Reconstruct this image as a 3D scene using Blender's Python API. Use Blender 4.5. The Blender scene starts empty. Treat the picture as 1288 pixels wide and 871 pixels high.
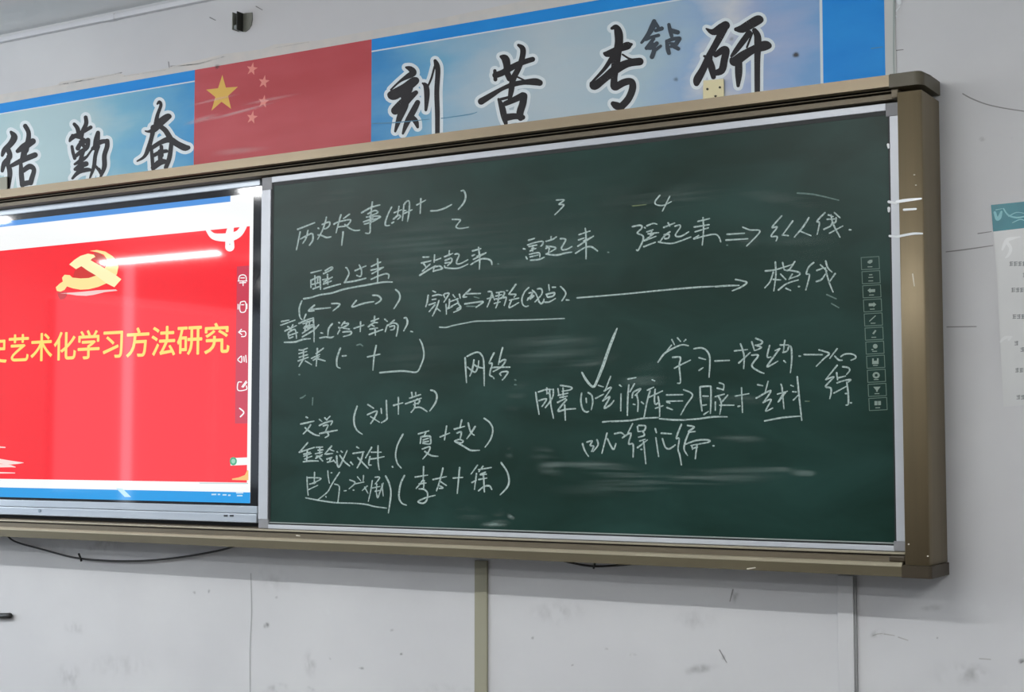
import bpy, bmesh, math, random
from mathutils import Vector, Matrix, geometry
random.seed(7)
S = bpy.context.scene
COL = S.collection

# ------------------------------------------------------------------ camera, world, lights, exposure
W, H, FPX = 1288, 871, 1920.0
# world axes (X along the front wall, Y into the wall, Z up) written in camera axes (right, down, forward)
AX = Vector((0.85263602, -0.03462137, -0.52135706))
AY = Vector((0.52250531, 0.05624404, 0.85077894))
AZ = Vector((-0.00013191, -0.99781660, 0.06604554))
CAM = Vector((1.14319, -4.02738, 1.25197))
cam_d = bpy.data.cameras.new('camera'); cam = bpy.data.objects.new('camera', cam_d); COL.objects.link(cam)
right = Vector((AX.x, AY.x, AZ.x)); down = Vector((AX.y, AY.y, AZ.y)); fwd = Vector((AX.z, AY.z, AZ.z))
M3 = Matrix((right, -down, -fwd)).transposed()
cam.matrix_world = Matrix.Translation(CAM) @ M3.to_4x4()
cam_d.sensor_width = 36.0; cam_d.sensor_fit = 'HORIZONTAL'; cam_d.lens = 36.0 * FPX / W
cam_d.clip_start = 0.05
S.camera = cam

S.view_settings.view_transform = 'Standard'; S.view_settings.look = 'None'
S.view_settings.gamma = 1.0; S.view_settings.use_curve_mapping = False
S.view_settings.exposure = 0.0

world = bpy.data.worlds.new('world'); S.world = world; world.use_nodes = True
world.node_tree.nodes['Background'].inputs[0].default_value = (0.8, 0.9, 1.0, 1)
world.node_tree.nodes['Background'].inputs[1].default_value = 0.35

# twelve bare tubes hanging under the ceiling, tilted towards the board, with some light thrown up as well
TUBE_Z, TUBE_W, TILT, UP = 2.65, 22.0, 24, 0.6
for ry, k in ((-2.46, 1.35), (-4.37, 0.75), (-6.28, 0.8)):
    for cx, kx in ((-6.97, 1.25), (-3.87, 1.02), (-0.77, 0.72), (2.33, 0.72)):
        for tilt, dz, kk in ((TILT, 0.0, 1.0), (180, 0.04, UP)):
            ld = bpy.data.lights.new('tube_lamp_light', 'AREA'); ld.shape = 'RECTANGLE'
            ld.size = 1.2; ld.size_y = 0.05; ld.energy = TUBE_W * k * kx * kk
            lo = bpy.data.objects.new('tube_lamp_light', ld); COL.objects.link(lo)
            lo.location = (cx, ry, TUBE_Z + dz); lo.rotation_euler = (math.radians(tilt), 0, 0)
# daylight from the left wall: an open window near the front, thin drawn curtains further back with a gap between them
for cy, wy, hz, en in ((-2.0, 2.6, 1.6, 105), (-6.5, 4.0, 1.6, 26), (-5.27, 0.12, 2.2, 3.6)):
    ld = bpy.data.lights.new('window_daylight', 'AREA'); ld.shape = 'RECTANGLE'
    ld.size = hz; ld.size_y = wy; ld.energy = en; ld.color = (0.74, 0.86, 1.0)
    lo = bpy.data.objects.new('window_daylight', ld); COL.objects.link(lo)
    lo.location = (-8.2 + (0.01 if wy < 1 else 0), cy, 1.7); lo.rotation_euler = (0, math.radians(-90), 0)

# ------------------------------------------------------------------ helpers
def P(px, py, y):
    """point of the plane Y = y that the photograph shows at pixel (px, py)"""
    v = Vector((px - W / 2, py - H / 2, FPX))
    d = Vector((AX.dot(v), AY.dot(v), AZ.dot(v)))
    return CAM + d * ((y - CAM.y) / d.y)

def lin(c):
    return tuple(((v / 255) / 12.92 if v / 255 <= 0.04045 else ((v / 255 + 0.055) / 1.055) ** 2.4) for v in c) + (1.0,)

def mat(name, rgb=None, rough=0.6, metal=0.0, spec=0.5, lincol=None):
    m = bpy.data.materials.new(name); m.use_nodes = True
    b = m.node_tree.nodes['Principled BSDF']
    b.inputs['Base Color'].default_value = lincol if lincol else lin(rgb)
    b.inputs['Roughness'].default_value = rough; b.inputs['Metallic'].default_value = metal
    b.inputs['Specular IOR Level'].default_value = spec
    return m

def noisy(name, rgb, rgb2, scale=(8, 8, 8), rough=0.6, metal=0.0, spec=0.5, detail=4, lo=0.35, hi=0.7, bump=0.0):
    m = mat(name, rgb, rough, metal, spec); nt = m.node_tree; N = nt.nodes; b = N['Principled BSDF']
    tc = N.new('ShaderNodeTexCoord'); mp = N.new('ShaderNodeMapping'); mp.inputs['Scale'].default_value = scale
    nz = N.new('ShaderNodeTexNoise'); nz.inputs['Scale'].default_value = 1.0; nz.inputs['Detail'].default_value = detail
    cr = N.new('ShaderNodeValToRGB'); cr.color_ramp.elements[0].position = lo; cr.color_ramp.elements[1].position = hi
    cr.color_ramp.elements[0].color = lin(rgb); cr.color_ramp.elements[1].color = lin(rgb2)
    L = nt.links.new
    L(tc.outputs['Object'], mp.inputs[0]); L(mp.outputs[0], nz.inputs['Vector'])
    L(nz.outputs['Fac'], cr.inputs[0]); L(cr.outputs[0], b.inputs['Base Color'])
    if bump:
        bp = N.new('ShaderNodeBump'); bp.inputs['Strength'].default_value = bump; bp.inputs['Distance'].default_value = 0.01
        L(nz.outputs['Fac'], bp.inputs['Height']); L(bp.outputs[0], b.inputs['Normal'])
    return m

SCREEN_SPEC = 0.35
def glow(name, rgb, k=1.0):
    """lit pixels of the display under its shiny front glass"""
    m = mat(name, (0, 0, 0), 0.04, 0, SCREEN_SPEC); b = m.node_tree.nodes['Principled BSDF']
    b.inputs['Emission Color'].default_value = lin(rgb); b.inputs['Emission Strength'].default_value = k
    return m

def fade_mat(name, rgb, streak=None, rough=0.8):
    """stain or chalk dust: opacity from the mesh attribute 'a', broken up by streaky noise"""
    m = mat(name, rgb, rough, 0, 0.2); nt = m.node_tree; N = nt.nodes; L = nt.links.new; b = N['Principled BSDF']
    at = N.new('ShaderNodeAttribute'); at.attribute_name = 'a'
    if streak:
        tc = N.new('ShaderNodeTexCoord'); mp = N.new('ShaderNodeMapping'); mp.inputs['Scale'].default_value = streak
        nz = N.new('ShaderNodeTexNoise'); nz.inputs['Scale'].default_value = 1; nz.inputs['Detail'].default_value = 5
        mr = N.new('ShaderNodeMapRange'); mr.inputs[1].default_value = 0.42; mr.inputs[2].default_value = 0.66
        mu = N.new('ShaderNodeMath'); mu.operation = 'MULTIPLY'
        L(tc.outputs['Object'], mp.inputs[0]); L(mp.outputs[0], nz.inputs['Vector']); L(nz.outputs['Fac'], mr.inputs[0])
        L(mr.outputs[0], mu.inputs[0]); L(at.outputs['Fac'], mu.inputs[1]); L(mu.outputs[0], b.inputs['Alpha'])
    else:
        L(at.outputs['Fac'], b.inputs['Alpha'])
    return m

def empty(name, loc, label, cat, group=None):
    o = bpy.data.objects.new(name, None); COL.objects.link(o); o.location = loc
    o['label'] = label; o['category'] = cat
    if group: o['group'] = group
    return o

def link(name, bm, m, parent=None, smooth=False):
    me = bpy.data.meshes.new(name); bm.normal_update(); bm.to_mesh(me); bm.free()
    o = bpy.data.objects.new(name, me); COL.objects.link(o)
    if m: me.materials.append(m)
    if smooth:
        for p in me.polygons: p.use_smooth = True
    if parent is not None:
        o.parent = parent
        root = Vector((0, 0, 0)); q = parent
        while q is not None: root += q.location; q = q.parent
        me.transform(Matrix.Translation(-root))
    return o

def tagged(o, label=None, cat=None, kind=None):
    if label: o['label'] = label
    if cat: o['category'] = cat
    if kind: o['kind'] = kind
    return o

def box(bm, x0, x1, y0, y1, z0, z1, bev=0.0):
    vs = [bm.verts.new((x, y, z)) for x in (x0, x1) for y in (y0, y1) for z in (z0, z1)]
    F = [(0, 1, 3, 2), (4, 6, 7, 5), (0, 4, 5, 1), (2, 3, 7, 6), (0, 2, 6, 4), (1, 5, 7, 3)]
    fs = [bm.faces.new([vs[i] for i in f]) for f in F]
    if bev:
        es = list({e for f in fs for e in f.edges})
        bmesh.ops.bevel(bm, geom=es, offset=bev, segments=2, affect='EDGES', profile=0.5)
    return bm

def boxm(*a, bev=0.0):
    return box(bmesh.new(), *a, bev=bev)

def prism_x(prof, x0, x1):
    """(y, z) profile extruded along X"""
    bm = bmesh.new()
    a = [bm.verts.new((x0, y, z)) for y, z in prof]; b = [bm.verts.new((x1, y, z)) for y, z in prof]
    n = len(prof)
    for i in range(n): bm.faces.new((a[i], a[(i + 1) % n], b[(i + 1) % n], b[i]))
    bm.faces.new(a[::-1]); bm.faces.new(b)
    bmesh.ops.recalc_face_normals(bm, faces=bm.faces)
    return bm

def slab(bm, pts, y, t=0.0004):
    """outline given as pixels, laid on plane y, with thickness t towards the room"""
    w = [P(px, py, y) for px, py in pts]
    poly(bm, [(v.x, v.z) for v in w], y, t); return bm

def poly(bm, xz, y, t):
    f = [bm.verts.new((x, y - t, z)) for x, z in xz]; b = [bm.verts.new((x, y, z)) for x, z in xz]
    n = len(xz)
    bm.faces.new(f); bm.faces.new(b[::-1])
    for i in range(n): bm.faces.new((f[(i + 1) % n], f[i], b[i], b[(i + 1) % n]))
    bmesh.ops.recalc_face_normals(bm, faces=bm.faces)
    return bm

def smooth_pts(pts, n=5):
    if len(pts) < 3: return pts
    out = []
    for i in range(len(pts) - 1):
        p0 = pts[max(i - 1, 0)]; p1 = pts[i]; p2 = pts[i + 1]; p3 = pts[min(i + 2, len(pts) - 1)]
        for k in range(n):
            t = k / n
            out.append(tuple(0.5 * (2 * b + (c - a) * t + (2 * a - 5 * b + 4 * c - d) * t * t + (3 * b - a - 3 * c + d) * t ** 3)
                             for a, b, c, d in zip(p0, p1, p2, p3)))
    out.append(pts[-1]); return out

def ribbon(pts, grow=0.0):
    """one stroke (px, py, width in px) as convex pieces: a quad per segment, discs at ends and bends"""
    if len(pts) == 1:
        x, yy, w = pts[0]; pts = [(x - w * .25, yy, w), (x + w * .25, yy, w)]
    pts = smooth_pts(pts)
    q = [pts[0]]
    for p in pts[1:]:
        if math.hypot(p[0] - q[-1][0], p[1] - q[-1][1]) > 0.3: q.append(p)
    if len(q) < 2: q.append((q[0][0] + .3, q[0][1], q[0][2]))
    R = [max(p[2], 0.3) / 2 + grow for p in q]; out = []; n = len(q); last = None
    def dsc(i):
        k = 8 if R[i] < 2 else 14
        out.append([(q[i][0] + R[i] * math.cos(2 * math.pi * (j + .37) / k), q[i][1] + R[i] * math.sin(2 * math.pi * (j + .37) / k)) for j in range(k)])
    dsc(0); dsc(n - 1)
    for i in range(n - 1):
        dx, dy = q[i + 1][0] - q[i][0], q[i + 1][1] - q[i][1]; l = math.hypot(dx, dy); dx /= l; dy /= l
        (ax, ay, _), (bx, by, _) = q[i], q[i + 1]
        out.append([(ax + dy * R[i], ay - dx * R[i]), (bx + dy * R[i + 1], by - dx * R[i + 1]), (bx - dy * R[i + 1], by + dx * R[i + 1]), (ax - dy * R[i], ay + dx * R[i])])
        if last is not None and last[0] * dx + last[1] * dy < .9997: dsc(i)
        last = (dx, dy)
    return out

def parse(txt, crop, w):
    x0, y0, s = crop; out = []
    for st in txt.strip('/').split('/'):
        pts = []
        for tok in st.split():
            v = [float(t) for t in tok.split(',')]
            ww = v[2] / s if len(v) > 2 else w
            pts.append((x0 + v[0] / s, y0 + v[1] / s, ww))
        if pts: out.append(pts)
    return out

def strokes(name, parts, y, m, parent, w=2.3, grow=0.0, step=0.00002, taper=True, each=False):
    if each:
        for crop, txt in parts:
            for t in txt.strip('/').split('/'): o = strokes(name, [(crop, t)], y, m, parent, w, grow, step, taper)
        return o
    V, F = [], []
    for crop, txt in parts:
        for pts in parse(txt, crop, w):
            if taper and len(pts) > 1:
                j = [random.uniform(.85, 1.12) for _ in pts]
                pts = [(p[0], p[1], p[2] * k) for p, k in zip(pts, j)]
                pts[-1] = (pts[-1][0], pts[-1][1], pts[-1][2] * .75)
            for pl in ribbon(pts, grow):
                F.append(list(range(len(V), len(V) + len(pl)))); V += [Vector(p) for p in pl]
    res = geometry.delaunay_2d_cdt(V, [], F, 0, 1e-4)
    bm = bmesh.new(); bv = [bm.verts.new(P(p.x, p.y, y)) for p in res[0]]
    for f, src in zip(res[2], res[5]):
        if not src: continue
        try: bf = bm.faces.new([bv[k] for k in f])
        except ValueError: continue
        bf.normal_update()
        if bf.normal.y > 0: bf.normal_flip()
    loose = [v for v in bm.verts if not v.link_faces]
    bmesh.ops.delete(bm, geom=loose, context='VERTS')
    return link(name, bm, m, parent)

def smudges(name, lst, y, m, parent):
    for i, q in enumerate(lst): smudge(name, [q], y - 0.00004 * (i % 12), m, parent)

def smudge(name, lst, y, m, parent):
    """soft spots (px, py, rx, ry, degrees, opacity)"""
    if m is wall_stain and max(lst[0][2:4]) <= 11:
        q = lst[0]; lst = [(q[0], q[1], q[2] * .65, q[3] * .65, q[4], q[5])]
    me_bm = bmesh.new(); lay = me_bm.verts.layers.float.new('a'); k = 0
    for px, py, rx, ry, ang, op in lst:
        k += 1; yy = y - 0.00004 * k; ca, sa = math.cos(math.radians(ang)), math.sin(math.radians(ang))
        c = me_bm.verts.new(P(px, py, yy)); c[lay] = op; prev = None
        for r, fo in ((.3, .85), (.55, .5), (.8, .15), (1, 0)):
            ring = []
            for j in range(20):
                t = 2 * math.pi * j / 20; jit = 1 + 0.10 * math.sin(2 * t + px) + 0.06 * math.sin(3 * t + py)
                ex, ey = rx * r * math.cos(t) * jit, ry * r * math.sin(t) * jit
                v = me_bm.verts.new(P(px + ex * ca - ey * sa, py + ex * sa + ey * ca, yy)); v[lay] = op * fo; ring.append(v)
            for j in range(20):
                if prev is None: me_bm.faces.new((c, ring[j], ring[(j + 1) % 20]))
                else: me_bm.faces.new((prev[j], ring[j], ring[(j + 1) % 20], prev[(j + 1) % 20]))
            prev = ring
    return link(name, me_bm, m, parent)

def tube(name, pts, r, m, parent=None, n=10):
    pts = smooth_pts([tuple(p) for p in pts], 8); bm = bmesh.new(); rings = []
    for i, p in enumerate(pts):
        a, b = Vector(pts[max(i - 1, 0)]), Vector(pts[min(i + 1, len(pts) - 1)]); d = (b - a).normalized()
        u = d.cross(Vector((0, 1, 0))).normalized(); v = d.cross(u)
        rings.append([bm.verts.new(Vector(p) + (u * math.cos(2 * math.pi * k / n) + v * math.sin(2 * math.pi * k / n)) * r) for k in range(n)])
    for i in range(len(rings) - 1):
        for k in range(n): bm.faces.new((rings[i][k], rings[i][(k + 1) % n], rings[i + 1][(k + 1) % n], rings[i + 1][k]))
    bm.faces.new(rings[0][::-1]); bm.faces.new(rings[-1])
    bmesh.ops.recalc_face_normals(bm, faces=bm.faces)
    return link(name, bm, m, parent, True)

def disc(bm, px, py, r, y, t=0.0004, squash=1.0, n=20):
    return slab(bm, [(px + r * squash * math.cos(2 * math.pi * k / n), py + r * math.sin(2 * math.pi * k / n)) for k in range(n)], y, t)

# ------------------------------------------------------------------ room shell
wall_m = noisy('white_wall_paint', (200, 201, 203), (212, 213, 214), (1.3, 1.3, 1.7), 0.75, spec=0.25, detail=6, bump=0.05)
ceil_m = noisy('ceiling_paint', (234, 237, 237), (240, 242, 242), (1, 1, 1), 0.8, spec=0.2)
room_m = mat('room_wall_paint', (196, 198, 200), 0.8, 0, 0.2)
floor_m = noisy('grey_floor', (84, 80, 75), (98, 93, 87), (2, 2, 2), 0.5)
XL, XR, YB, ZC = -8.3, 3.4, -9.0, 2.886
def struct(name, bm, m, parent=None):
    o = link(name, bm, m, parent); o['kind'] = 'structure'; return o
wall_front = struct('wall_front', boxm(XL, XR, 0, 0.2, 0, 3.0), wall_m)
struct('wall_back', boxm(XL, XR, YB - 0.2, YB, 0, 3.0), room_m)
struct('wall_right', boxm(XR, XR + 0.2, YB - .2, 0.2, 0, 3.0), room_m)
struct('floor', boxm(XL - .2, XR + .2, YB - .2, 0.2, -0.15, 0), floor_m)
struct('ceiling', boxm(XL - .2, XR + .2, YB - .2, 0.2, ZC, 3.1), ceil_m)
wl = bmesh.new()
WY = ((-3.3, -0.7), (-8.5, -4.5))
box(wl, XL - .2, XL, YB, 0, 0, 0.9); box(wl, XL - .2, XL, YB, 0, 2.5, 3.0)
for a, b in ((-0.7, 0.0), (-4.5, -3.3), (YB, -8.5)): box(wl, XL - .2, XL, a, b, 0.9, 2.5)
struct('wall_left', wl, room_m)
winf = mat('window_frame_paint', (215, 218, 220), 0.4)
for k, (a, b) in enumerate(WY):
    bm = bmesh.new()
    for (p, q, r, s) in ((a, b, .9, .96), (a, b, 2.44, 2.5), (a, a + .06, .96, 2.44), (b - .06, b, .96, 2.44), ((a + b) / 2 - .03, (a + b) / 2 + .03, .96, 2.44)):
        box(bm, XL - .12, XL - .06, p, q, r, s)
    struct('window_%d' % (k + 1), bm, winf)
trunk_m = noisy('white_trunking', (208, 209, 213), (216, 217, 220), (3, 3, 3), 0.45)
t1 = bmesh.new(); box(t1, XL, -3.0745, -0.022, 0, 2.850, 2.8685, .002); box(t1, -3.0735, XR, -0.022, 0, 2.8495, 2.868, .002)
box(t1, -3.105, -3.055, -0.024, 0, 2.8475, 2.8695, .002)
struct('trim_1', t1, trunk_m)

# paint edges, stains and scuffs that belong to the front wall
grey_stain = fade_mat('grey_scuff', (90, 90, 90))
wall_stain = fade_mat('faint_grey_scuff', (140, 140, 140), (30, 1, 22))
dark_stain = mat('dark_scratch', (138, 138, 138), 0.8)
seam_m = mat('wall_seam_line', (168, 170, 170), 0.8)
pale_m = noisy('old_cream_paint', (212, 208, 202), (204, 203, 200), (20, 20, 20), 0.75, spec=.2)
ZW = -0.0006
bm = bmesh.new()
slab(bm, [(-60, 131), (0, 119), (72, 107), (76, 103), (150, 92), (158, 95), (210, 86), (214, 84), (282, 68), (330, 62), (345, 56), (400, 51), (480, 36), (560, 22), (640, 5), (720, -11), (780, -20), (780, 0), (0, 137), (-60, 147)], -0.0001, 0.0005)
link('paint_patch', bm, pale_m, wall_front)
strokes('scratch', [((0, 0, 1), '75,106.5 110,100.5 153,91.5/155,96 208,88/215,83.5 250,80 283,71/347,60 388,53/322,8 330,12.5/264,22 271,25.5/212,78 213,86/1211,118 1222,124 1240,131 1262,136 1288,140/1190,317 1215,314 1249,309/1230,294 1247,291.5/1191,411.5 1228,411/1127,63.5 1136,62.5/922,742 918,757/905,818 914,834')], ZW, dark_stain, wall_front, 1.5, each=True)
strokes('scratch', [((0, 0, 1), '1098,800 1104,798 1110,797.5/1112,798 1125,800/1130,802 1142,806/1232,829 1246,830/1284,834 1288,832')], ZW, mat('faint_scratch', (172, 172, 170), .8), wall_front, 1.6, each=True)
strokes('seam', [((0, 0, 1), '315.5,722 316.5,770 314.5,820 315,900')], ZW, seam_m, wall_front, 1.4)
smudges('stain', [(390, 836, 10, 22, 0, .3), (335, 787, 7, 9, 20, .9), (262, 744, 5, 5, 0, .8), (244, 746, 5, 4, 0, .5), (312, 782, 4, 3, 0, .8), (348, 752, 4, 4, 0, .5),
                  (414, 829, 5, 3, 0, .8), (455, 841, 7, 4, 10, .8), (505, 823, 4, 4, 0, .7), (493, 793, 5, 4, 0, .6), (670, 803, 4, 4, 0, .7), (720, 837, 4, 3, 0, .6), (762, 817, 6, 4, 0, .6),
                  (796, 824, 10, 4, 0, .5), (700, 770, 40, 22, 0, .16), (88, 852, 18, 22, 0, .2), (95, 790, 16, 12, 0, .15), (390, 868, 10, 8, 0, .6), (875, 780, 30, 20, 0, .15), (880, 842, 26, 8, -12, .4), (1235, 175, 11, 6, -8, .55), (1269, 173, 11, 4, -8, .6), (349, 866, 18, 7, 0, .35),
                  (924, 750, 6, 12, 12, .6), (911, 828, 6, 10, -30, .6), (1179, 803, 3, 3, 0, .9), (1104, 797, 14, 6, -20, .35), (1285, 832, 9, 7, 0, .6), (1122, 30, 4, 12, 0, .7), (1122, 53, 4, 7, 0, .8),
                  (1172, 765, 18, 6, 0, .25), (345, 730, 30, 20, 0, .12), (150, 838, 60, 20, 0, .10), (560, 868, 40, 10, 0, .12), (1210, 850, 60, 20, 10, .12), (1225, 845, 25, 14, 0, .2),
                  (83, 37, 7, 2.5, -12, .5), (130, 686, 40, 14, 0, .2), (60, 690, 50, 10, 0, .15)], -0.001, wall_stain, wall_front)

# ------------------------------------------------------------------ printed banner above the board
ban = empty('wall_banner', (-2.2, -0.002, 2.2), 'long printed wall banner with brush slogan and red flag on blue sky above the blackboard', 'banner')
BY = -0.003
ZB = 2.608
x_fl, x_fr, x_be, x_ln = -2.662, -1.871, -0.131, -0.315

def sky_mat(name, stops, seed):
    m = mat(name, (120, 160, 190), 0.5, 0, 0.35); nt = m.node_tree; N = nt.nodes; L = nt.links.new; b = N['Principled BSDF']
    tc = N.new('ShaderNodeTexCoord'); sx = N.new('ShaderNodeSeparateXYZ'); L(tc.outputs['Object'], sx.inputs[0])
    mp = N.new('ShaderNodeMapping'); mp.inputs['Scale'].default_value = (2.2, 1, 7.0); mp.inputs['Location'].default_value = (seed, 0, seed)
    mp.inputs['Rotation'].default_value = (0, math.radians(-12), 0)
    nz = N.new('ShaderNodeTexNoise'); nz.inputs['Scale'].default_value = 1.0; nz.inputs['Detail'].default_value = 5
    L(tc.outputs['Object'], mp.inputs[0]); L(mp.outputs[0], nz.inputs['Vector'])
    ma = N.new('ShaderNodeMath'); ma.operation = 'MULTIPLY_ADD'; ma.inputs[1].default_value = 0.7; L(nz.outputs['Fac'], ma.inputs[0]); L(sx.outputs['X'], ma.inputs[2])
    mr = N.new('ShaderNodeMapRange'); mr.inputs[1].default_value = stops[0][0]; mr.inputs[2].default_value = stops[-1][0]
    sb = N.new('ShaderNodeMath'); sb.operation = 'SUBTRACT'; sb.inputs[1].default_value = 0.35; L(ma.outputs[0], sb.inputs[0]); L(sb.outputs[0], mr.inputs[0])
    cr = N.new('ShaderNodeValToRGB'); e = cr.color_ramp.elements
    x0, x1 = stops[0][0], stops[-1][0]
    e[0].position = 0; e[0].color = lin(stops[0][1]); e[1].position = 1; e[1].color = lin(stops[-1][1])
    for x, c in stops[1:-1]:
        q = e.new((x - x0) / (x1 - x0)); q.color = lin(c)
    L(mr.outputs[0], cr.inputs[0]); L(cr.outputs[0], b.inputs['Base Color'])
    return m
# banner object coordinates: x measured from -2.2
skyL = sky_mat('pale_sky_print', [(-2.0, (150, 195, 205)), (-1.4, (178, 205, 208)), (-1.05, (172, 200, 206)), (-.8, (120, 180, 205)), (-.45, (60, 150, 205))], 1.3)
skyR = sky_mat('cloudy_sky_print', [(.3, (52, 140, 200)), (.55, (112, 172, 205)), (.8, (165, 190, 205)), (1.0, (182, 198, 206)), (1.3, (170, 195, 208)), (1.5, (150, 180, 212)), (1.62, (205, 210, 218)), (1.74, (160, 178, 212)), (1.9, (120, 165, 212))], 4.1)
blue_m = noisy('blue_print', (18, 136, 220), (34, 148, 226), (3, 3, 9), 0.5, spec=.25)
red_m = noisy('red_flag_print', (176, 42, 50), (196, 74, 82), (1.2, 1, 5), 0.5, detail=3)
white_m = mat('white_print', (214, 222, 226), 0.5); ink_m = noisy('black_ink_print', (20, 18, 22), (30, 28, 31), (20, 20, 20), 0.5, spec=.3)
halo_m = mat('pale_halo_print', (222, 232, 236), 0.5); star_m = mat('gold_star_print', (222, 178, 72), 0.5); star2_m = mat('pink_star_print', (226, 136, 124), 0.5)

link('sky_panel', boxm(-4.36, x_fl, BY, BY + .0025, 2.19, ZB), skyL, ban)
link('sky_panel', boxm(x_fr, x_ln, BY, BY + .0025, 2.19, ZB), skyR, ban)
flag = link('flag_panel', boxm(x_fl, x_fr, BY, BY + .0025, 2.19, ZB), red_m, ban)
link('end_panel', boxm(x_ln + .008, x_be, BY, BY + .0025, 2.19, ZB), blue_m, ban)
link('margin', boxm(x_be, x_be + .03, BY + .0005, BY + .0025, 2.19, ZB), mat('cream_margin', (196, 199, 196), .6), ban)
link('dividing_line', boxm(x_ln, x_ln + .008, BY, BY + .0025, 2.19, ZB), white_m, ban)
for a, b in ((-4.36, x_fl), (x_fr, x_ln)):
    s = link('top_stripe', boxm(a, b, BY - .0003, BY + .0001, 2.569, ZB), blue_m, ban)
    link('stripe_edge', boxm(a, b, BY - .0003, BY + .0001, 2.5645, 2.569), white_m, ban)

def star(px, py, r, rot, m, sq):
    pts = []
    for k in range(10):
        a = math.radians(rot + 36 * k); rr = r if k % 2 == 0 else r * .40
        pts.append((px + rr * math.sin(a) * sq, py - rr * math.cos(a) - rr * math.sin(a) * sq * .13))
    bm = bmesh.new(); slab(bm, pts, BY, .0004); link('star', bm, m, flag)
star(279, 118.5, 24, 2, star_m, .87)
for px, py in ((317, 87), (332, 103), (331.5, 128), (317, 148)): star(px, py, 8.5, 12, star2_m, .85)
smudges('crease', [(255, 150, 28, 4, -14, .35), (300, 141, 60, 2.5, -15, .4), (268, 126, 40, 2, -13, .3), (300, 190, 45, 5, -6, .25), (340, 125, 40, 3, -12, .25)], BY - .0008, fade_mat('flag_crease', (255, 214, 214)), flag)

CH = [  # (crop, strokes with widths) for each brush character
 ((0, 120, 7.26), '100,335,20 130,380,55 100,440,50 40,500,40 20,550,20/75,500,40 90,560,40 40,620,40 20,690,25/80,560,40 70,640,30/80,650,40 90,720,40 75,850,25 74,880,20/230,280,35 260,340,35 255,420,40 230,500,60/160,510,30 220,470,60 300,420,50/225,500,50 210,580,50/110,640,30 210,590,45 320,545,45/190,620,25 195,720,40 205,820,40/210,690,35 270,650,45 310,680,35 290,760,40 280,800,40/205,810,45 280,795,40'),
 ((75, 135, 8.71), '160,185,30 195,230,40 210,300,40/285,110,35 290,180,40 250,270,40 240,350,30/110,370,20 140,330,45 220,290,35 340,220,35/140,310,30 270,350,20/135,430,25 145,490,30 165,560,30/200,450,45 230,400,40 310,360,40/310,360,45 300,440,40 230,490,40 170,540,30/230,380,35 270,430,35/165,625,20 240,580,40 300,540,20/300,540,20 350,470,15 400,420,30/260,480,35 230,580,40 250,640,45 200,690,40/170,680,30 230,640,50 290,620,50/140,780,20 210,710,40 300,685,40 350,690,20/420,280,40 405,360,60 385,450,40/360,455,30 440,385,45 520,370,35/520,370,45 520,430,45 490,530,45 490,650,45 450,760,20/430,680,30 455,730,30/420,430,40 390,530,35 375,650,35 330,780,12/390,640,20 440,700,30'),
 ((160, 110, 7.92), '300,165,12 320,145,25 335,180,25 300,280,30 290,370,50/180,435,8 215,440,20 270,420,50 330,350,70 400,295,60 425,290,30/330,390,40 380,430,45 430,510,50/260,400,50 245,490,35 210,610,40 170,690,25 100,735,10/250,600,35 330,550,40 420,520,55 500,565,55 570,600,60 610,600,35/240,610,25 250,720,30 255,815,25/440,560,35 420,700,40 385,800,35/340,590,30 345,680,30/260,680,30 330,645,35 390,635,30/325,640,40 330,720,40/260,800,45 330,745,55 400,740,30'),
 ((475, 60, 7.26), '260,180,15 300,195,45 325,230,55 270,265,40 200,310,15 120,385,10/115,430,50 150,430,90 250,370,80 330,310,75 355,300,45/160,575,70 230,510,80 300,450,55 350,410,35/240,430,60 250,520,60 200,640,50 160,765,15/365,500,40 330,570,50 270,680,45 230,785,15/300,620,30 345,670,45 365,725,20/410,325,10 440,350,40 450,430,45 440,570,20/460,350,12 490,280,12 520,170,12/525,120,25 540,160,45 550,220,40 540,400,40 545,600,38 545,790,35/290,370,60 260,440,60'),
 ((590, 45, 7.255), '290,190,20 330,210,65 345,270,60 345,330,50 370,390,50/450,85,20 490,120,45 485,200,45 450,300,45 400,400,50 385,500,45 370,575,30/240,360,50 300,340,50 370,300,50 470,250,45 580,215,40/235,320,25 240,400,30/110,600,55 200,545,45 300,485,30 400,445,40 500,425,40 600,420,60 645,430,50/430,370,10 510,410,10/270,580,20 300,650,50 320,740,50 335,800,30/330,620,40 420,580,50 490,545,55/500,550,60 490,620,60 465,700,60 470,750,50/345,745,60 420,735,50 490,745,40/290,580,20 370,560,20'),
 ((730, 20, 6.7), '265,105,20 300,95,40 320,140,65 325,220,65 310,320,65 295,420,65 285,520,50 285,590,60 300,600,50/200,315,15 235,320,50 320,280,50 400,250,60 430,240,20/270,350,40 200,450,25 100,555,12/95,570,30 120,590,65 200,530,60 300,450,70 400,400,60 500,385,60/355,325,10 410,360,12 460,375,20/300,600,55 370,560,55 430,555,50 440,610,55 410,690,55 360,750,55 330,765,50/275,740,35 310,760,60 360,770,30'),
 ((865, 10, 7.258), '170,190,10 230,220,50 300,190,80 345,160,75/345,160,65 290,270,60 240,360,55 190,450,55 140,560,60 90,650,70 80,690,45/150,440,15 200,460,50/195,470,50 220,550,60 235,630,40/255,430,40 320,385,60 350,390,60 335,470,60 310,570,60 240,595,45/440,195,30 500,190,70 570,150,80 640,110,80 665,110,50/560,230,50 500,310,50 440,390,40 400,440,20/400,470,30 430,490,80 500,440,80 600,380,65 700,345,85 740,345,50/610,205,40 635,250,55 640,320,60 635,500,48 635,770,44/465,500,60 465,600,60 460,710,25/590,230,12 540,360,12'),
]
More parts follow.
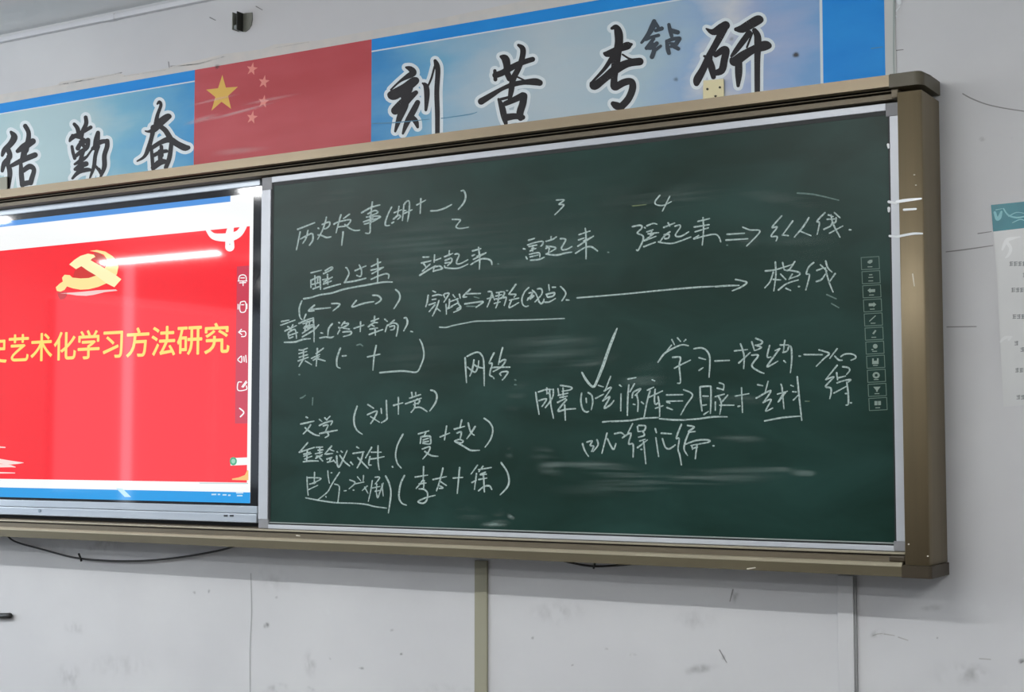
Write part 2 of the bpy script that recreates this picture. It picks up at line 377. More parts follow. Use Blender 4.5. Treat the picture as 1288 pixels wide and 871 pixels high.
for crop, tx in CH:
    halo = strokes('brush_character', [(crop, tx)], BY - .0005, halo_m, ban, grow=4.6, taper=False)
    strokes('ink', [(crop, tx)], BY - .0011, ink_m, halo, grow=.45, taper=False)
small_ink = strokes('brush_character', [((800, 20, 14.52), '330,100,60 300,200,90 220,340,60 100,490,25/350,140,60 400,200,40/360,270,40 470,230,55/180,430,40 280,390,35 410,355,40/320,420,40 190,590,45/180,590,30 290,570,70 380,500,50/290,520,70 330,620,60 290,750,60/330,640,40 450,550,30/600,160,40 620,260,50 650,370,45/640,270,70 760,300,60/560,460,40 580,600,60 600,680,50/570,460,40 680,420,50 790,410,50/790,420,60 720,520,60 640,560,35/690,560,50 770,600,50/620,500,25 690,520,50')], BY - .0011, mat('slate_ink_print', (44, 58, 70), .5), ban, grow=.8, taper=False)
small_ink['label'] = 'smaller slate ink character squeezed in without a white outline'
smudges('stain', [(1001, 69, 5, 5, 0, 1.0), (850, 100, 4, 4, 0, .4), (920, 49, 4, 4, 0, .3), (273, 84, 4, 4, 0, .6)], BY - .0015, grey_stain, ban)
strokes('crease', [((0, 0, 1), '468,155.5 500,154 540,150/555,149 590,144 600,141/1096,61 1110,59')], BY - .0012, mat('banner_crease_line', (84, 136, 166), .6), ban, 1.1, each=True)
gleam_m = mat('white_tape_gleam', (225, 230, 232), 0.12, 0, 0.8)  # opaque white, painted gleams on clear tape
strokes('film_and_gleam', [((0, 0, 1), '1124.5,0,2 1124,60,1.6 1124.5,94,1.6')], BY - .001, mat('margin_edge', (150, 162, 158), .5), ban, 1.6)
strokes('film_and_gleam', [((0, 0, 1), '1128,-4,5 1131,3,8/1127,14,1.5 1132,8,1.5/1127,20,2 1127.5,21,2')], BY - .001, gleam_m, ban, 1.6, each=True)

# ------------------------------------------------------------------ blackboard in its brown aluminium frame
XB0, XB1, YF, YBK = -4.27, 0.015, -0.165, -0.006
bb = empty('blackboard', (-2.13, -0.08, 0.92), 'wide green blackboard in champagne aluminium frame, covered in white chalk handwriting', 'blackboard')
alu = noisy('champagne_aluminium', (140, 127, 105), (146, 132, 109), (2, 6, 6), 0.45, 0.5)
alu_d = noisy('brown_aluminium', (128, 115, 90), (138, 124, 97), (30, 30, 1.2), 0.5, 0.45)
cap_m = mat('dark_bronze_plastic', (84, 78, 60), 0.5); cap2_m = mat('dark_brown_plastic', (54, 44, 25), 0.5)
white_alu = noisy('white_aluminium', (182, 187, 194), (194, 198, 203), (2, 20, 2), 0.4, 0.15)
grey_pl = mat('grey_corner_plastic', (136, 137, 140), 0.55)
link('backing_panel', boxm(XB0 + .02, XB1 - .02, -0.04, YBK - .001, .94, 2.20), mat('dark_backing', (48, 46, 42), .7), bb)
alu_low = noisy('shaded_low_aluminium', (92, 85, 66), (98, 91, 70), (2, 6, 6), 0.5, 0.45)  # darker copy of the champagne finish, shade painted into the lower rail
alu_in = noisy('shaded_inner_aluminium', (98, 90, 74), (106, 97, 80), (2, 6, 6), 0.5, 0.4)  # also darkened, shade put into the colour of inner strips and tray face
alu_edge = mat('painted_lit_edge', (160, 153, 132), .4, .3); groove_shade_m = mat('painted_groove_shade', (34, 29, 22), .7, 0, .2)  # edge painted pale as if lit; track painted dark for groove shade
rx0, rx1 = XB0 + .07, -.0705
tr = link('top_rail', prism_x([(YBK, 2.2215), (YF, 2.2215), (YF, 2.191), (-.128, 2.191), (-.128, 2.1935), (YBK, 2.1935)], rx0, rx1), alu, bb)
link('groove_shade_strip', prism_x([(YBK, 2.193), (-.134, 2.193), (-.134, 2.1905), (-.112, 2.1905), (-.112, 2.178), (YBK, 2.178)], rx0, -.056), groove_shade_m, bb)
link('track_ridge', boxm(rx0, -.056, -.136, -.111, 2.1842, 2.1862), alu_in, bb)
link('inner_rail', prism_x([(YBK, 2.178), (-.131, 2.178), (-.131, 2.1645), (-.122, 2.1635), (YBK, 2.1635)], rx0, -.056), alu_in, bb)
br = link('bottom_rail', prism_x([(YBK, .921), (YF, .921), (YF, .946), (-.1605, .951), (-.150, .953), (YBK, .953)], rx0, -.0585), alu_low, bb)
link('lip_edge', prism_x([(-.150, .9525), (-.1605, .9505), (YF - .0003, .9463), (YF - .0003, .9482), (-.160, .9555), (-.150, .9565)], rx0, -.0585), alu_edge, br)
link('tray_face', boxm(rx0, -.0585, -.150, YBK, .9532, .9715), alu_in, bb)
link('groove_shade_strip', boxm(rx0, -.056, -.138, YBK, .9717, .9757), groove_shade_m, bb)
link('track_lip', boxm(rx0, -.056, -.143, -.122, .9758, .9812, bev=.0008), alu_edge, bb)
link('track_floor', boxm(rx0, -.056, -.1175, YBK, .9758, .983), alu_in, bb)

def post(x0, x1):
    bm = boxm(x0, x1, YF + .0005, YBK, .952, 2.172); 
    es = [e for e in bm.edges if abs(e.verts[0].co.z - e.verts[1].co.z) > 1 and e.verts[0].co.y < -.1]
    bmesh.ops.bevel(bm, geom=es, offset=.005, segments=3, affect='EDGES', profile=.5); return bm
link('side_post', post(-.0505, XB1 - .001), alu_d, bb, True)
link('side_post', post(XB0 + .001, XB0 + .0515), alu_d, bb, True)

def cap(x0, x1, z0, z1, m, sgn, r=.022, rz=.006):
    """corner piece, rounded where the front turns to the side"""
    xs = x1 if sgn > 0 else x0; xo = x0 if sgn > 0 else x1
    prof = [(xo, YBK), (xo, YF - .001)]
    for k in range(7):
        t = math.pi / 2 * k / 6
        prof.append((xs - sgn * r + sgn * r * math.sin(t), YF - .001 + r - r * math.cos(t)))
    prof.append((xs, YBK)); bm = bmesh.new()
    a = [bm.verts.new((x, y, z0)) for x, y in prof]; b = [bm.verts.new((x, y, z1)) for x, y in prof]; n = len(prof)
    for i in range(n): bm.faces.new((a[i], a[(i + 1) % n], b[(i + 1) % n], b[i]))
    bm.faces.new(a); tf = bm.faces.new(b)
    bmesh.ops.recalc_face_normals(bm, faces=bm.faces)
    bmesh.ops.bevel(bm, geom=[e for e in bm.edges if e.verts[0].co.z > z1 - 1e-5 and e.verts[1].co.z > z1 - 1e-5 and max(e.verts[0].co.y, e.verts[1].co.y) < YBK - .001], offset=rz, segments=2, affect='EDGES')
    return link('corner_cap', bm, m, bb)
for s, x0, x1 in ((1, -.0705, XB1 + .003), (-1, XB0 - .003, XB0 + .0705)):
    cap(x0, x1, 2.187, 2.224, cap_m, s)
    cap(x0 + (.012 if s > 0 else 0), x1 - (0 if s > 0 else .012), .919, .951, cap2_m, s, .010, .003)
link('inner_cap', boxm(-.096, -.0515, -.1535, -.12, .9575, .9735, bev=.004), cap2_m, bb)
link('inner_cap', boxm(-.0705, -.0515, -.150, -.112, 2.162, 2.1865, bev=.003), alu_in, bb)

# sliding green panel
PY = -0.120
pan = link('sliding_panel', boxm(-2.234, -.058, PY + .006, PY + .022, .984, 2.156), mat('panel_core', (120, 122, 124), .6), bb)
xl0, xl1, xr0, xr1 = -2.2410, -2.2000, -.0852, -.0560
zt0, zt1, zb0, zb1 = 2.138, 2.158, .9825, .9965
link('trim_rail', boxm(xl1 + .002, xr0 - .009, PY, PY + .02, zt0, zt1, bev=.0015), white_alu, pan)
link('trim_rail', boxm(xl1 + .002, xr0 - .006, PY, PY + .02, zb0, zb1, bev=.0015), white_alu, pan)
link('trim_stile', boxm(xl0, xl1, PY - .001, PY + .02, 1.012, 2.116, bev=.002), white_alu, pan)
link('trim_stile', boxm(xr0, xr1, PY, PY + .02, 1.008, 2.122, bev=.0015), white_alu, pan)
for a, b, c, d in ((xl0, xl1 + .003, 2.1155, zt1), (xl0, xl1 + .003, zb0, 1.0125), (xr0 - .010, xr1, 2.1215, zt1), (xr0 - .008, xr1, zb0, 1.0085)):
    link('corner_piece', boxm(a, b, PY + .001, PY + .02, c, d, bev=.002), grey_pl, pan)
brd = bmesh.new()
box(brd, xl1 - .001, xr0 + .001, PY + .003, PY + .0085, 2.127, zt0 + .001)
box(brd, xl1 - .001, xr0 + .001, PY + .003, PY + .0085, zb1 - .001, 1.003)
box(brd, xl1 - .001, xl1 + .009, PY + .003, PY + .0085, 1.0, 2.13); box(brd, xr0 - .005, xr0 + .001, PY + .003, PY + .0085, 1.0, 2.13)
link('inner_border', brd, mat('dark_inner_border', (22, 28, 28), .6), pan)  # dark band between the trim and the green face
link('lower_bead', boxm(xl1 + .006, xr0 - .004, PY + .001, PY + .006, 1.0015, 1.0045), mat('grey_bead', (150, 160, 156), .45), pan)

green = mat('green_board_enamel', (44, 66, 60), 0.38, 0, 0.18)
nt = green.node_tree; N = nt.nodes; L = nt.links.new
tc = N.new('ShaderNodeTexCoord'); mp = N.new('ShaderNodeMapping'); mp.inputs['Scale'].default_value = (1.6, 1, 3.6)
nz = N.new('ShaderNodeTexNoise'); nz.inputs['Scale'].default_value = 1.6; nz.inputs['Detail'].default_value = 7; nz.inputs['Distortion'].default_value = .6
cr = N.new('ShaderNodeValToRGB'); cr.color_ramp.elements[0].position = .36; cr.color_ramp.elements[1].position = .72
cr.color_ramp.elements[0].color = lin((14, 44, 36)); cr.color_ramp.elements[1].color = lin((30, 62, 56))
L(tc.outputs['Object'], mp.inputs[0]); L(mp.outputs[0], nz.inputs['Vector']); L(nz.outputs['Fac'], cr.inputs[0]); L(cr.outputs[0], N['Principled BSDF'].inputs['Base Color'])
surf = link('writing_surface', boxm(xl1 + .008, xr0 - .004, PY + .004, PY + .008, 1.002, 2.128), green, pan)

GY = PY + .004            # face of the green enamel
dust = fade_mat('erased_chalk_dust', (150, 170, 164), (2.5, 1, 55))
smudges('chalk_smear', [(420, 250, 45, 12, -12, .26), (690, 582, 30, 18, 30, .55), (694, 572, 16, 6, 25, .5), (700, 440, 80, 36, 5, .22), (750, 455, 34, 8, -12, .4),
    (860, 602, 150, 12, -3, .42), (760, 590, 90, 12, 8, .42), (950, 592, 80, 8, -4, .5), (985, 588, 14, 6, -5, .8), (930, 552, 40, 7, 0, .35), (810, 475, 38, 20, -20, .22), (800, 612, 120, 14, -2, .2),
    (940, 300, 22, 14, 30, .28), (840, 250, 100, 18, -8, .16), (1000, 300, 60, 40, 0, .1), (520, 300, 120, 40, -10, .1), (900, 505, 34, 8, 5, .4), (930, 500, 46, 10, 10, .22), (520, 450, 60, 30, 0, .1),
    (628, 645, 12, 5, -15, .8), (624, 659, 20, 6, -4, .85), (642, 650, 7, 4, 30, .6), (590, 648, 25, 10, 0, .2), (640, 570, 8, 8, 0, .4), (700, 320, 80, 26, -15, .12), (480, 350, 60, 30, -10, .1),
    (985, 250, 80, 10, 8, .2), (660, 360, 20, 10, -30, .2), (650, 500, 14, 30, 20, .14), (770, 250, 60, 20, 0, .1), (1010, 595, 24, 5, 0, .5), (600, 330, 300, 120, -8, .07)], GY - .0003, dust, surf)
chalk = noisy('white_chalk', (120, 142, 138), (186, 202, 198), (160, 1, 160), 0.9, spec=.1, lo=.3, hi=.6)
faint = noisy('faint_chalk', (92, 116, 110), (122, 142, 136), (160, 1, 160), 0.9, spec=.1)
yel = mat('yellowish_chalk', (112, 126, 94), .9, 0, .1)
A = (365, 250, 10.733); B = (480, 230, 10.733); C = (370, 320, 9.2); D = (520, 305, 10.733); E_ = (525, 355, 12.88); F_ = (615, 350, 11.71); G = (350, 390, 10.89)
H2 = (420, 390, 9.675); I_ = (370, 480, 10.89); J = (435, 480, 9.908); K = (370, 550, 9.908); L_ = (490, 520, 9.2); M_ = (375, 585, 9.908); N_ = (490, 575, 8.05)
O_ = (570, 430, 14.31); P_ = (650, 280, 10.733); Q = (790, 260, 9.908); R_ = (900, 260, 7.156); HH = (900, 320, 7.576); S_ = (825, 415, 9.2); T = (940, 415, 8.587)
U = (665, 465, 10.733); V = (860, 470, 8.05); Wc = (770, 465, 10.733); X = (725, 525, 7.156); Y = (690, 230, 7.576); LA = (620, 220, 4.293); TK = (720, 400, 8.71)
CY = GY - .0010
def chalkline(parts, m=chalk, w=2.1):
    for p in parts: strokes('chalk_writing', [p], CY, m, surf, w)
chalkline([(A, '100,415 330,325/135,450 85,690/140,545 240,490 300,475 305,560 260,630/240,430 215,530 170,605/490,250 470,330 430,440 370,550/430,350 525,315 530,360 490,400 440,410/380,400 390,408/375,490 430,500 490,525 550,515/685,220 650,340 620,460/800,210 720,270/590,345 650,315 790,285 815,300 770,360 690,380/740,350 800,400 870,430 940,425/640,385 720,372/715,450 695,630/1110,45 1090,200 1080,340 1075,460 1015,465/965,190 1090,120 1210,85/1050,205 1140,160 1180,190 1040,250/1030,250 1190,235 1200,260 1000,310/990,315 1120,260/1000,345 1100,315 1190,270'),
           (B, '135,330 85,430 50,540 60,580 110,575/235,320 215,430/170,405 270,365/160,490 215,445 245,440 250,465 215,495/300,310 290,420 280,510/300,300 340,250 375,260 370,400 350,520/290,380 330,375/305,415 410,365/140,545 165,530/530,215 520,415/475,300 595,235/665,380 750,375 850,345 945,295/1075,110 1110,110 1135,180 1110,270 1035,360')])
chalkline([(B, '955,495 1060,500 1040,540 1005,590 1030,615 1090,615 1175,600')], w=1.8)
chalkline([(C, '195,215 315,185/195,300 195,385/200,300 290,260 300,300 305,405/240,250 245,370/275,260 270,330/205,350 290,330/220,400 300,370/360,190 430,150 440,170 380,210/340,225 410,190/345,320 440,265/330,295 420,280/385,235 390,350/340,345 430,310/345,400 440,370 535,345/600,155 615,160/615,170 635,220 600,300 580,330/580,328 700,310 830,278/705,190 830,135/755,125 780,190 770,255 725,245/965,55 970,180 965,320/895,140 1000,90/890,185 1035,150/900,225 1030,155/890,290 980,250 1060,225 1095,240 1090,280/110,515 200,500 300,470 430,450 560,410 700,380 850,355 950,335 1050,322 1135,322')])
chalkline([(C, '90,540 60,620 65,720 92,760/235,590 165,655 230,655/180,640 300,630 420,618/435,572 505,570 525,590 450,655/720,535 670,600 690,608 800,570 920,548/910,475 970,480 1005,515 990,545 940,575/1175,410 1215,450 1220,520 1155,630')])
chalkline([(D, '130,200 210,198/110,280 235,250/140,290 170,330/225,295 120,390/85,445 180,385 300,315/285,170 280,270/280,250 370,215/265,390 380,360 385,345 350,320 270,340/275,345 270,395/485,115 480,180/420,195 530,150/430,245 510,215 515,260 460,315/430,280 490,270/420,320 440,345 600,350 735,295/560,160 600,155 615,180 585,250 590,290 640,285 735,235/880,70 895,220 890,365/800,115 910,85/795,180 830,165/810,230 970,150/860,190 980,140/775,300 900,230 1000,225 1050,255 1060,300')])
chalkline([(E_, '250,145 295,165/175,215 160,320 135,400/245,225 330,205 395,215/240,285 300,275/190,370 290,335/350,300 300,440 245,550/285,370 190,480/310,420 370,470/425,210 450,260/440,190 510,180 490,230 430,325/465,360 470,520/520,280 510,400 470,440 560,400/520,320 660,270/540,400 650,340/575,205 610,250/640,270 670,360 700,400 690,440 590,490/680,200 695,265/700,395 640,440/855,115 740,235 800,240/800,190 1020,185/770,355 900,335 1065,320 950,410/1150,155 1205,165 1180,280 1130,405/1135,270 1230,245/1205,180 1250,290'),
           (F_, '110,215 225,205 190,290 80,310/100,265 190,245/150,215 130,360 100,440/80,375 165,350/260,185 275,185/215,290 255,290 225,405/395,95 310,215 300,240 395,240 370,280/305,325 440,295/330,330 300,435 440,360/585,140 520,210 485,310 500,390 540,420 580,410/590,220 640,215 620,260 565,325/575,300 660,260 610,310/640,180 690,230 740,345/715,160 760,155 785,185 770,250 680,350/735,345 770,378 800,350 810,310/880,100 890,185/935,135 980,135/845,240 960,215 950,260 870,280 850,240/825,355 890,350 980,300/1055,125 1110,180 1130,240 1075,335/1140,322 1180,325')])
chalkline([(E_, '360,730 460,735 600,700 800,660 950,635 1180,630'), (F_, '10,632 250,622 500,618 800,608 1110,595')], w=1.7)
chalkline([(LA, '455,665 700,645 900,625 1100,608 1202,603'), (HH, '0,308 120,300 225,297/190,240 260,255 298,272 240,315 160,348')], w=2.1)
chalkline([(G, '45,160 150,140/35,210 230,140/90,290 250,215/130,230 170,250/200,205 150,310/135,320 145,390/140,310 230,270 250,390/150,350 265,310/155,390 200,370/85,445 230,440 340,405 440,395/380,60 350,130/285,185 390,140 480,110/340,190 480,140/360,230 490,200/330,320 450,240 500,230/330,370 480,280 555,205/400,140 360,300/435,150 400,280/480,110 490,300 490,440/350,250 470,230/585,315 610,320/570,385 650,372 720,380 760,365/740,190 690,260 680,350'),
           (H2, '60,155 70,160/60,215 70,225/70,245 45,295/130,145 90,195/110,165 175,165 150,195 80,220/110,220 190,235/110,270 205,265 200,300 115,325/325,145 320,265/245,225 365,185/495,80 490,140/455,140 545,105/420,205 480,160 530,155/450,180 490,200/440,235 530,220/430,300 520,265 595,240/500,240 505,310/620,115 650,140/735,125 690,160/650,190 720,160 775,180 775,250 760,320/680,205 735,195 730,235 690,245/640,210 625,265/855,100 880,100 895,160 850,255/935,262 960,268')])
chalkline([(G, '285,550 330,550 400,525/285,600 390,570/290,650 400,615/275,700 410,650/345,560 345,680/335,690 285,775/370,700 455,750/535,530 530,620 520,770/520,600 620,525/455,665 570,610/480,690 560,640/540,670 640,700/850,525 805,660 805,770 850,800/880,632 930,628'),
           (H2, '515,435 490,560 475,735/410,572 560,540/560,765 700,752 850,745 1005,757 1060,670 1095,560 1080,440 1045,360')])
chalkline([(I_, '165,490 185,500/90,585 180,565 270,545/225,595 190,650 125,720/150,635 200,680 280,730 345,745/345,520 380,550/420,500 450,530/490,480 440,530/345,605 430,565 520,545 500,600/400,610 465,600 420,700/350,715 450,695 590,670/455,700 470,740 425,770'),
           (J, '140,310 105,430 105,530 140,610 205,660/275,290 345,335/270,415 385,370 360,450 310,525/310,440 420,510/440,340 445,400/505,240 510,400 510,470 445,515/655,200 655,410/595,300 710,268/820,140 830,200/870,140 870,185/795,210 930,165/745,280 840,245 940,210/890,220 920,240 900,280/845,290 900,270/860,250 860,320/815,385 860,330/850,330 930,325 1010,375/1060,110 1105,125 1135,180 1115,270 1045,370')])
chalkline([(K, '170,70 75,180/65,190 160,160 250,130/120,215 200,190/120,240 210,205/130,275 220,240/165,165 155,300/115,310 200,298 300,300/275,130 355,125/300,165 360,160/265,210 350,190/320,130 320,210/270,265 350,220/280,240 345,240/300,240 355,300/465,115 380,215/430,150 495,175/400,215 480,205/410,275 470,255/415,315 490,300/455,270 440,310/490,290 520,325/535,185 545,190/585,175 600,190/530,240 540,350 570,360 660,170/570,230 620,300 690,360/705,315 730,345/780,125 805,140/735,205 870,185/860,190 830,300 785,385/795,260 920,390/965,130 890,260/945,245 930,340 960,350/960,190 1085,190/945,275 1000,270 1120,245/1045,110 1045,300 1060,410/1225,370 1230,378'),
           (L_, '155,245 95,360 70,480 90,580 135,635/335,240 455,205/420,225 400,265/365,280 355,350/365,275 460,265 475,300 470,355 385,350/390,310 450,290/385,335 450,325/380,415 465,390 450,450 385,530/410,445 480,490 560,500/660,150 635,310/585,275 695,230/835,80 815,170/750,185 870,152/780,230 830,220 815,300/755,325 800,305 850,320 830,345 770,330/760,330 860,385 940,430 1040,430/910,115 940,220 980,255/990,155 950,220 895,295/1095,60 1160,110 1195,190 1170,300 1105,395')])
chalkline([(M_, '110,150 115,270 125,380/110,160 270,165 265,190 150,240/145,240 220,225/130,310 245,255/205,95 200,240/370,75 375,150 390,230/415,100/515,95 440,210 400,280 360,345 240,440/455,240 510,265 510,350 495,470/345,395 350,405/575,325 600,322/645,190 710,225 635,300/700,240 820,215/740,150 780,200/815,135 810,200/860,265 800,320/830,280 870,355/690,315/925,195 905,320 875,455/960,155 1015,160 960,240/920,290 1020,270/980,240 975,330/1060,230 1020,340 990,410 970,320/960,330 1020,320/1045,240 1060,390/95,412 240,440 400,465 500,475 700,480 850,495 950,520 1100,540')], w=1.7)
chalkline([(M_, '1090,140 1130,220 1155,320 1150,430 1125,600'),
           (N_, '150,190 110,280 95,400 120,465 170,490/345,100 340,240/260,205 385,185/335,240 270,320/300,275 370,265/350,240 345,310/300,325 350,330 385,370 375,440 340,470 290,455 350,420 460,390/540,115 510,240 475,345/440,230 575,200/515,250 575,290/510,295 540,315 505,320/710,110 685,370/645,215 740,208/890,85 825,175/880,170 860,330/945,95 905,150/900,130 1030,108/970,155 920,180 980,175/905,230 985,215/950,170 955,260 960,355/900,345 960,300 1010,295 1035,330/835,260 880,235/1130,60 1190,150 1210,240 1190,310 1120,385')])
chalkline([(O_, '215,290 225,480 240,740/250,265 350,215 430,190 490,215 540,300 555,480 560,795/375,330 345,500 300,620/260,460 340,525 400,545 450,440 460,345/380,415 440,455 530,475/735,205 650,380 700,390 690,460/680,480 730,465 860,460 1020,460/680,480 660,600 710,630/725,650 735,665/890,110 850,260 815,410/840,370 900,330 945,340 870,450 720,540/840,580 880,545 985,545 930,640 885,690/840,580 860,610')])
chalkline([(P_, '160,240 240,215/90,355 115,360/145,305 250,270 350,255 345,300 325,320/165,325 270,305/215,310 215,390/180,385 260,350/170,430 300,410 310,470/180,465 290,440/125,465 140,495/185,510 300,500 370,470/200,350 230,345/465,190 460,240/395,255 480,230 535,195/395,350 460,320/400,320 530,345 400,425/440,350 430,400/395,425 450,435 550,440 650,415 745,400/590,220 640,220 660,240 605,340 620,370 680,360 745,325/925,80 935,200 935,490/840,165 990,115/835,235 910,210/825,320 1035,185/900,250 1030,190/795,415 920,340 1010,330 1090,385')])
chalkline([(Y, '75,165 150,165 100,205 145,215 60,305')], w=1.8)
chalkline([(Y, '1060,120 1015,180 1030,210 1095,215 1170,180/1155,130 1120,200 1085,270')], w=1.9)
chalkline([(Q, '55,250 130,235 170,240 165,275 115,330 180,360 190,400 170,460 125,545 105,540/205,260 215,268/235,240 310,210 360,220/235,315 310,290/250,340 380,325/295,310 270,390/220,420 350,370/205,425 320,340/195,500 340,445/500,205 520,245/445,260 580,205/520,315 450,370 395,440/450,350 510,350 505,390 460,400 450,380/380,440 420,450 540,460 650,430 780,380/585,245 640,230 650,260 595,340 600,370 660,370 755,315/935,140 940,300 925,480/870,185 1015,150/825,255 1010,225/835,315 1000,265/820,400 880,360/820,405 960,365 1080,345 1130,375 1155,440'),
           (R_, '105,250 260,240/95,302 290,290/245,185 310,210 400,225 280,355/595,85 510,185 555,185 500,265 555,270 545,310/695,130 600,260/600,255 655,262/840,100 790,180 710,275/770,225 860,262/985,55 915,130 935,150 915,250/1005,115 1090,110/1015,75 1060,90/975,205 1040,170 1050,120/1040,75 1060,160 1120,275/1025,240 1145,175/1070,55 1120,100/1085,100 1080,140 1040,160/1205,208 1220,210')])
chalkline([(HH, '475,160 580,145 740,95/570,75 575,200 555,350/550,170 520,260 470,320/550,240 620,245/640,80 655,150/755,70 700,150 660,150/690,150 790,170 795,200 700,235/620,190 670,240/730,190 700,240/600,340 680,280 790,245/670,325 715,345/795,308/935,80 890,120 865,185 895,195 880,270 860,340/965,155 1030,130/1000,100 1060,160/1050,65 1070,130 1110,170/960,260 1010,240 1050,185/1045,130 1080,260 1120,360/1140,185 1080,270')])
chalkline([(S_, '185,115 215,175/250,95 285,135/345,115 325,135/25,375 100,275 200,215 300,175 375,185/180,180 130,240/195,320 270,315 285,340 270,420 285,600 250,620/215,445 290,405 400,352/440,220 520,210 580,235 620,300 625,400 615,550/500,325 575,345/500,470 545,440/685,362 850,355/980,165 1020,300 1015,450/910,245 1060,230/960,385 1090,265/1110,140 1140,240/1155,100 1230,135 1215,165 1150,180/1150,180 1220,205 1150,240/1110,295 1185,300 1110,415 1190,480 1250,505'),
           (T, '240,170 215,290 255,295/350,205 280,300 215,400 330,340/350,205 300,225/405,115 390,230/355,165 445,165/385,245 430,230 450,180 475,200 480,330 465,465/395,335 415,355/560,285 575,285/615,268 810,270/775,218 835,235 885,260 830,310 745,395')])
chalkline([(T, '970,205 890,310/945,285 985,325 1025,330/1010,290 1050,265 1110,260 1160,275 1170,305 1120,330/970,385 845,540/850,540 935,510 845,610 900,630 905,680 890,745/1030,400 1090,410 1105,440 1070,485/965,465 975,540/985,520 1060,500/970,575 1040,550 1115,540 1085,570/1075,570 1090,700 1090,800 1065,815/935,685 1075,610/1065,690/1120,790')])
chalkline([(TK, '105,600,22 150,680,26 205,745,26 240,750,26 270,690,30 330,540,34 400,340,34 450,210,30 490,115,20')])
chalkline([(U, '95,310 110,420 140,605/130,305 240,270 310,270/245,250 245,330/140,420 240,400 180,500/330,270 330,350 290,430 225,515/280,270 300,480 335,660/260,320 280,330/395,260 405,330/430,215 575,240 560,275 450,295/400,350 530,320/420,380 520,360/390,445 500,390/465,250 465,380/510,410 395,560 500,540 630,530/485,480 495,685/715,320 705,430 730,540 780,575 810,565/805,315 850,350 865,440 845,545/775,390 780,450/940,215 1005,235/1105,95 1030,290/905,390 1010,335/1020,290 1115,245 1000,425/1000,425 1095,370 1020,520 1100,480 1150,420'),
           (Wc, '100,210 125,230/120,330 115,560/215,130 320,110/225,210 210,400 205,620/300,195 240,300/270,380 285,310 370,265 380,275 310,350/330,340 350,440 345,565/285,470 310,475/395,440 425,465/540,140 575,155/475,280 560,240/510,290 470,440 430,650/500,375 680,290/580,270 570,420 590,470 630,440/620,370 640,500 640,640/585,525 685,490/735,345 955,340/735,430 950,425/740,440 780,455/965,275 1085,340 1000,480 925,615/740,515 815,545'),
           (V, '165,140 170,260 185,380/170,135 260,130 275,150 275,290 270,405/195,230 250,230/180,325 230,318/205,415 250,385/360,95 405,115 400,170/340,150 400,165/320,235 410,210/350,230 380,300 365,415/320,290 320,375/365,322 510,322/390,285 445,220/585,145 595,395/520,230 660,205/550,335 570,330/750,115 800,125/855,80 825,190/735,250 880,175 810,290/805,295 885,265 830,380 900,350/985,110 1000,150/950,210 1050,180/995,140 1015,360/1010,200 955,290/960,285 1035,190/1085,120 1110,130/1105,185 1140,188/1110,270 1165,215/1150,35 1170,250 1195,475')])
chalkline([(U, '1000,710 1120,697'), (Wc, '-10,702 240,690 420,660 620,650/640,665 800,680 960,683 1010,682'), (V, '0,470 150,460 300,440 440,440/820,482 1000,448 1190,432')], w=2.1)
chalkline([(X, '55,240 75,300 110,355/95,225 140,215 125,255 155,265 135,310/185,205 195,250 150,310/275,145 230,325/280,195 330,290 355,240/345,150 400,140 430,160/505,60 465,140/415,185 490,145 470,240 510,245 510,360/550,85 555,130/560,75 620,80 610,120 560,130/600,130 610,165 560,180/550,275 640,205/570,215 620,200/605,220 625,420/585,290/710,105 720,140/715,185 740,355/765,145 855,150/775,195 800,270 840,285 890,250/945,65 900,185 925,195 915,290 930,340 945,430/1000,75 1060,90 1010,130 1070,130/1015,130 980,220 970,290 1000,345/980,245 1080,210 1180,205 1190,225 1030,255/1085,250 1070,375/1040,260 1045,290/1050,280 1090,270/1235,258')])
chalkline([(I_, '85,230 115,220 155,190/255,225 250,325'), ((0, 0, 1), '376.5,471.5'), (H2, '280,430 320,420 350,440'), (O_, '1110,685 1130,695/1110,775 1140,780'), (D, '1140,290 1150,292'), (P_, '1230,402 1245,405'), (HH, '1060,385 1150,425/1105,470 1175,510'), (E_, '800,392 950,395/920,240 1000,262'), (R_, '105,348'), ((1005, 230, 1), '-2,13 20,15 50,22/8,275 11,275')], faint, 1.9)
chalkline([(Y, '800,222 930,208'), ((0, 0, 1), '1013,505 1018,505')], yel, 1.4)

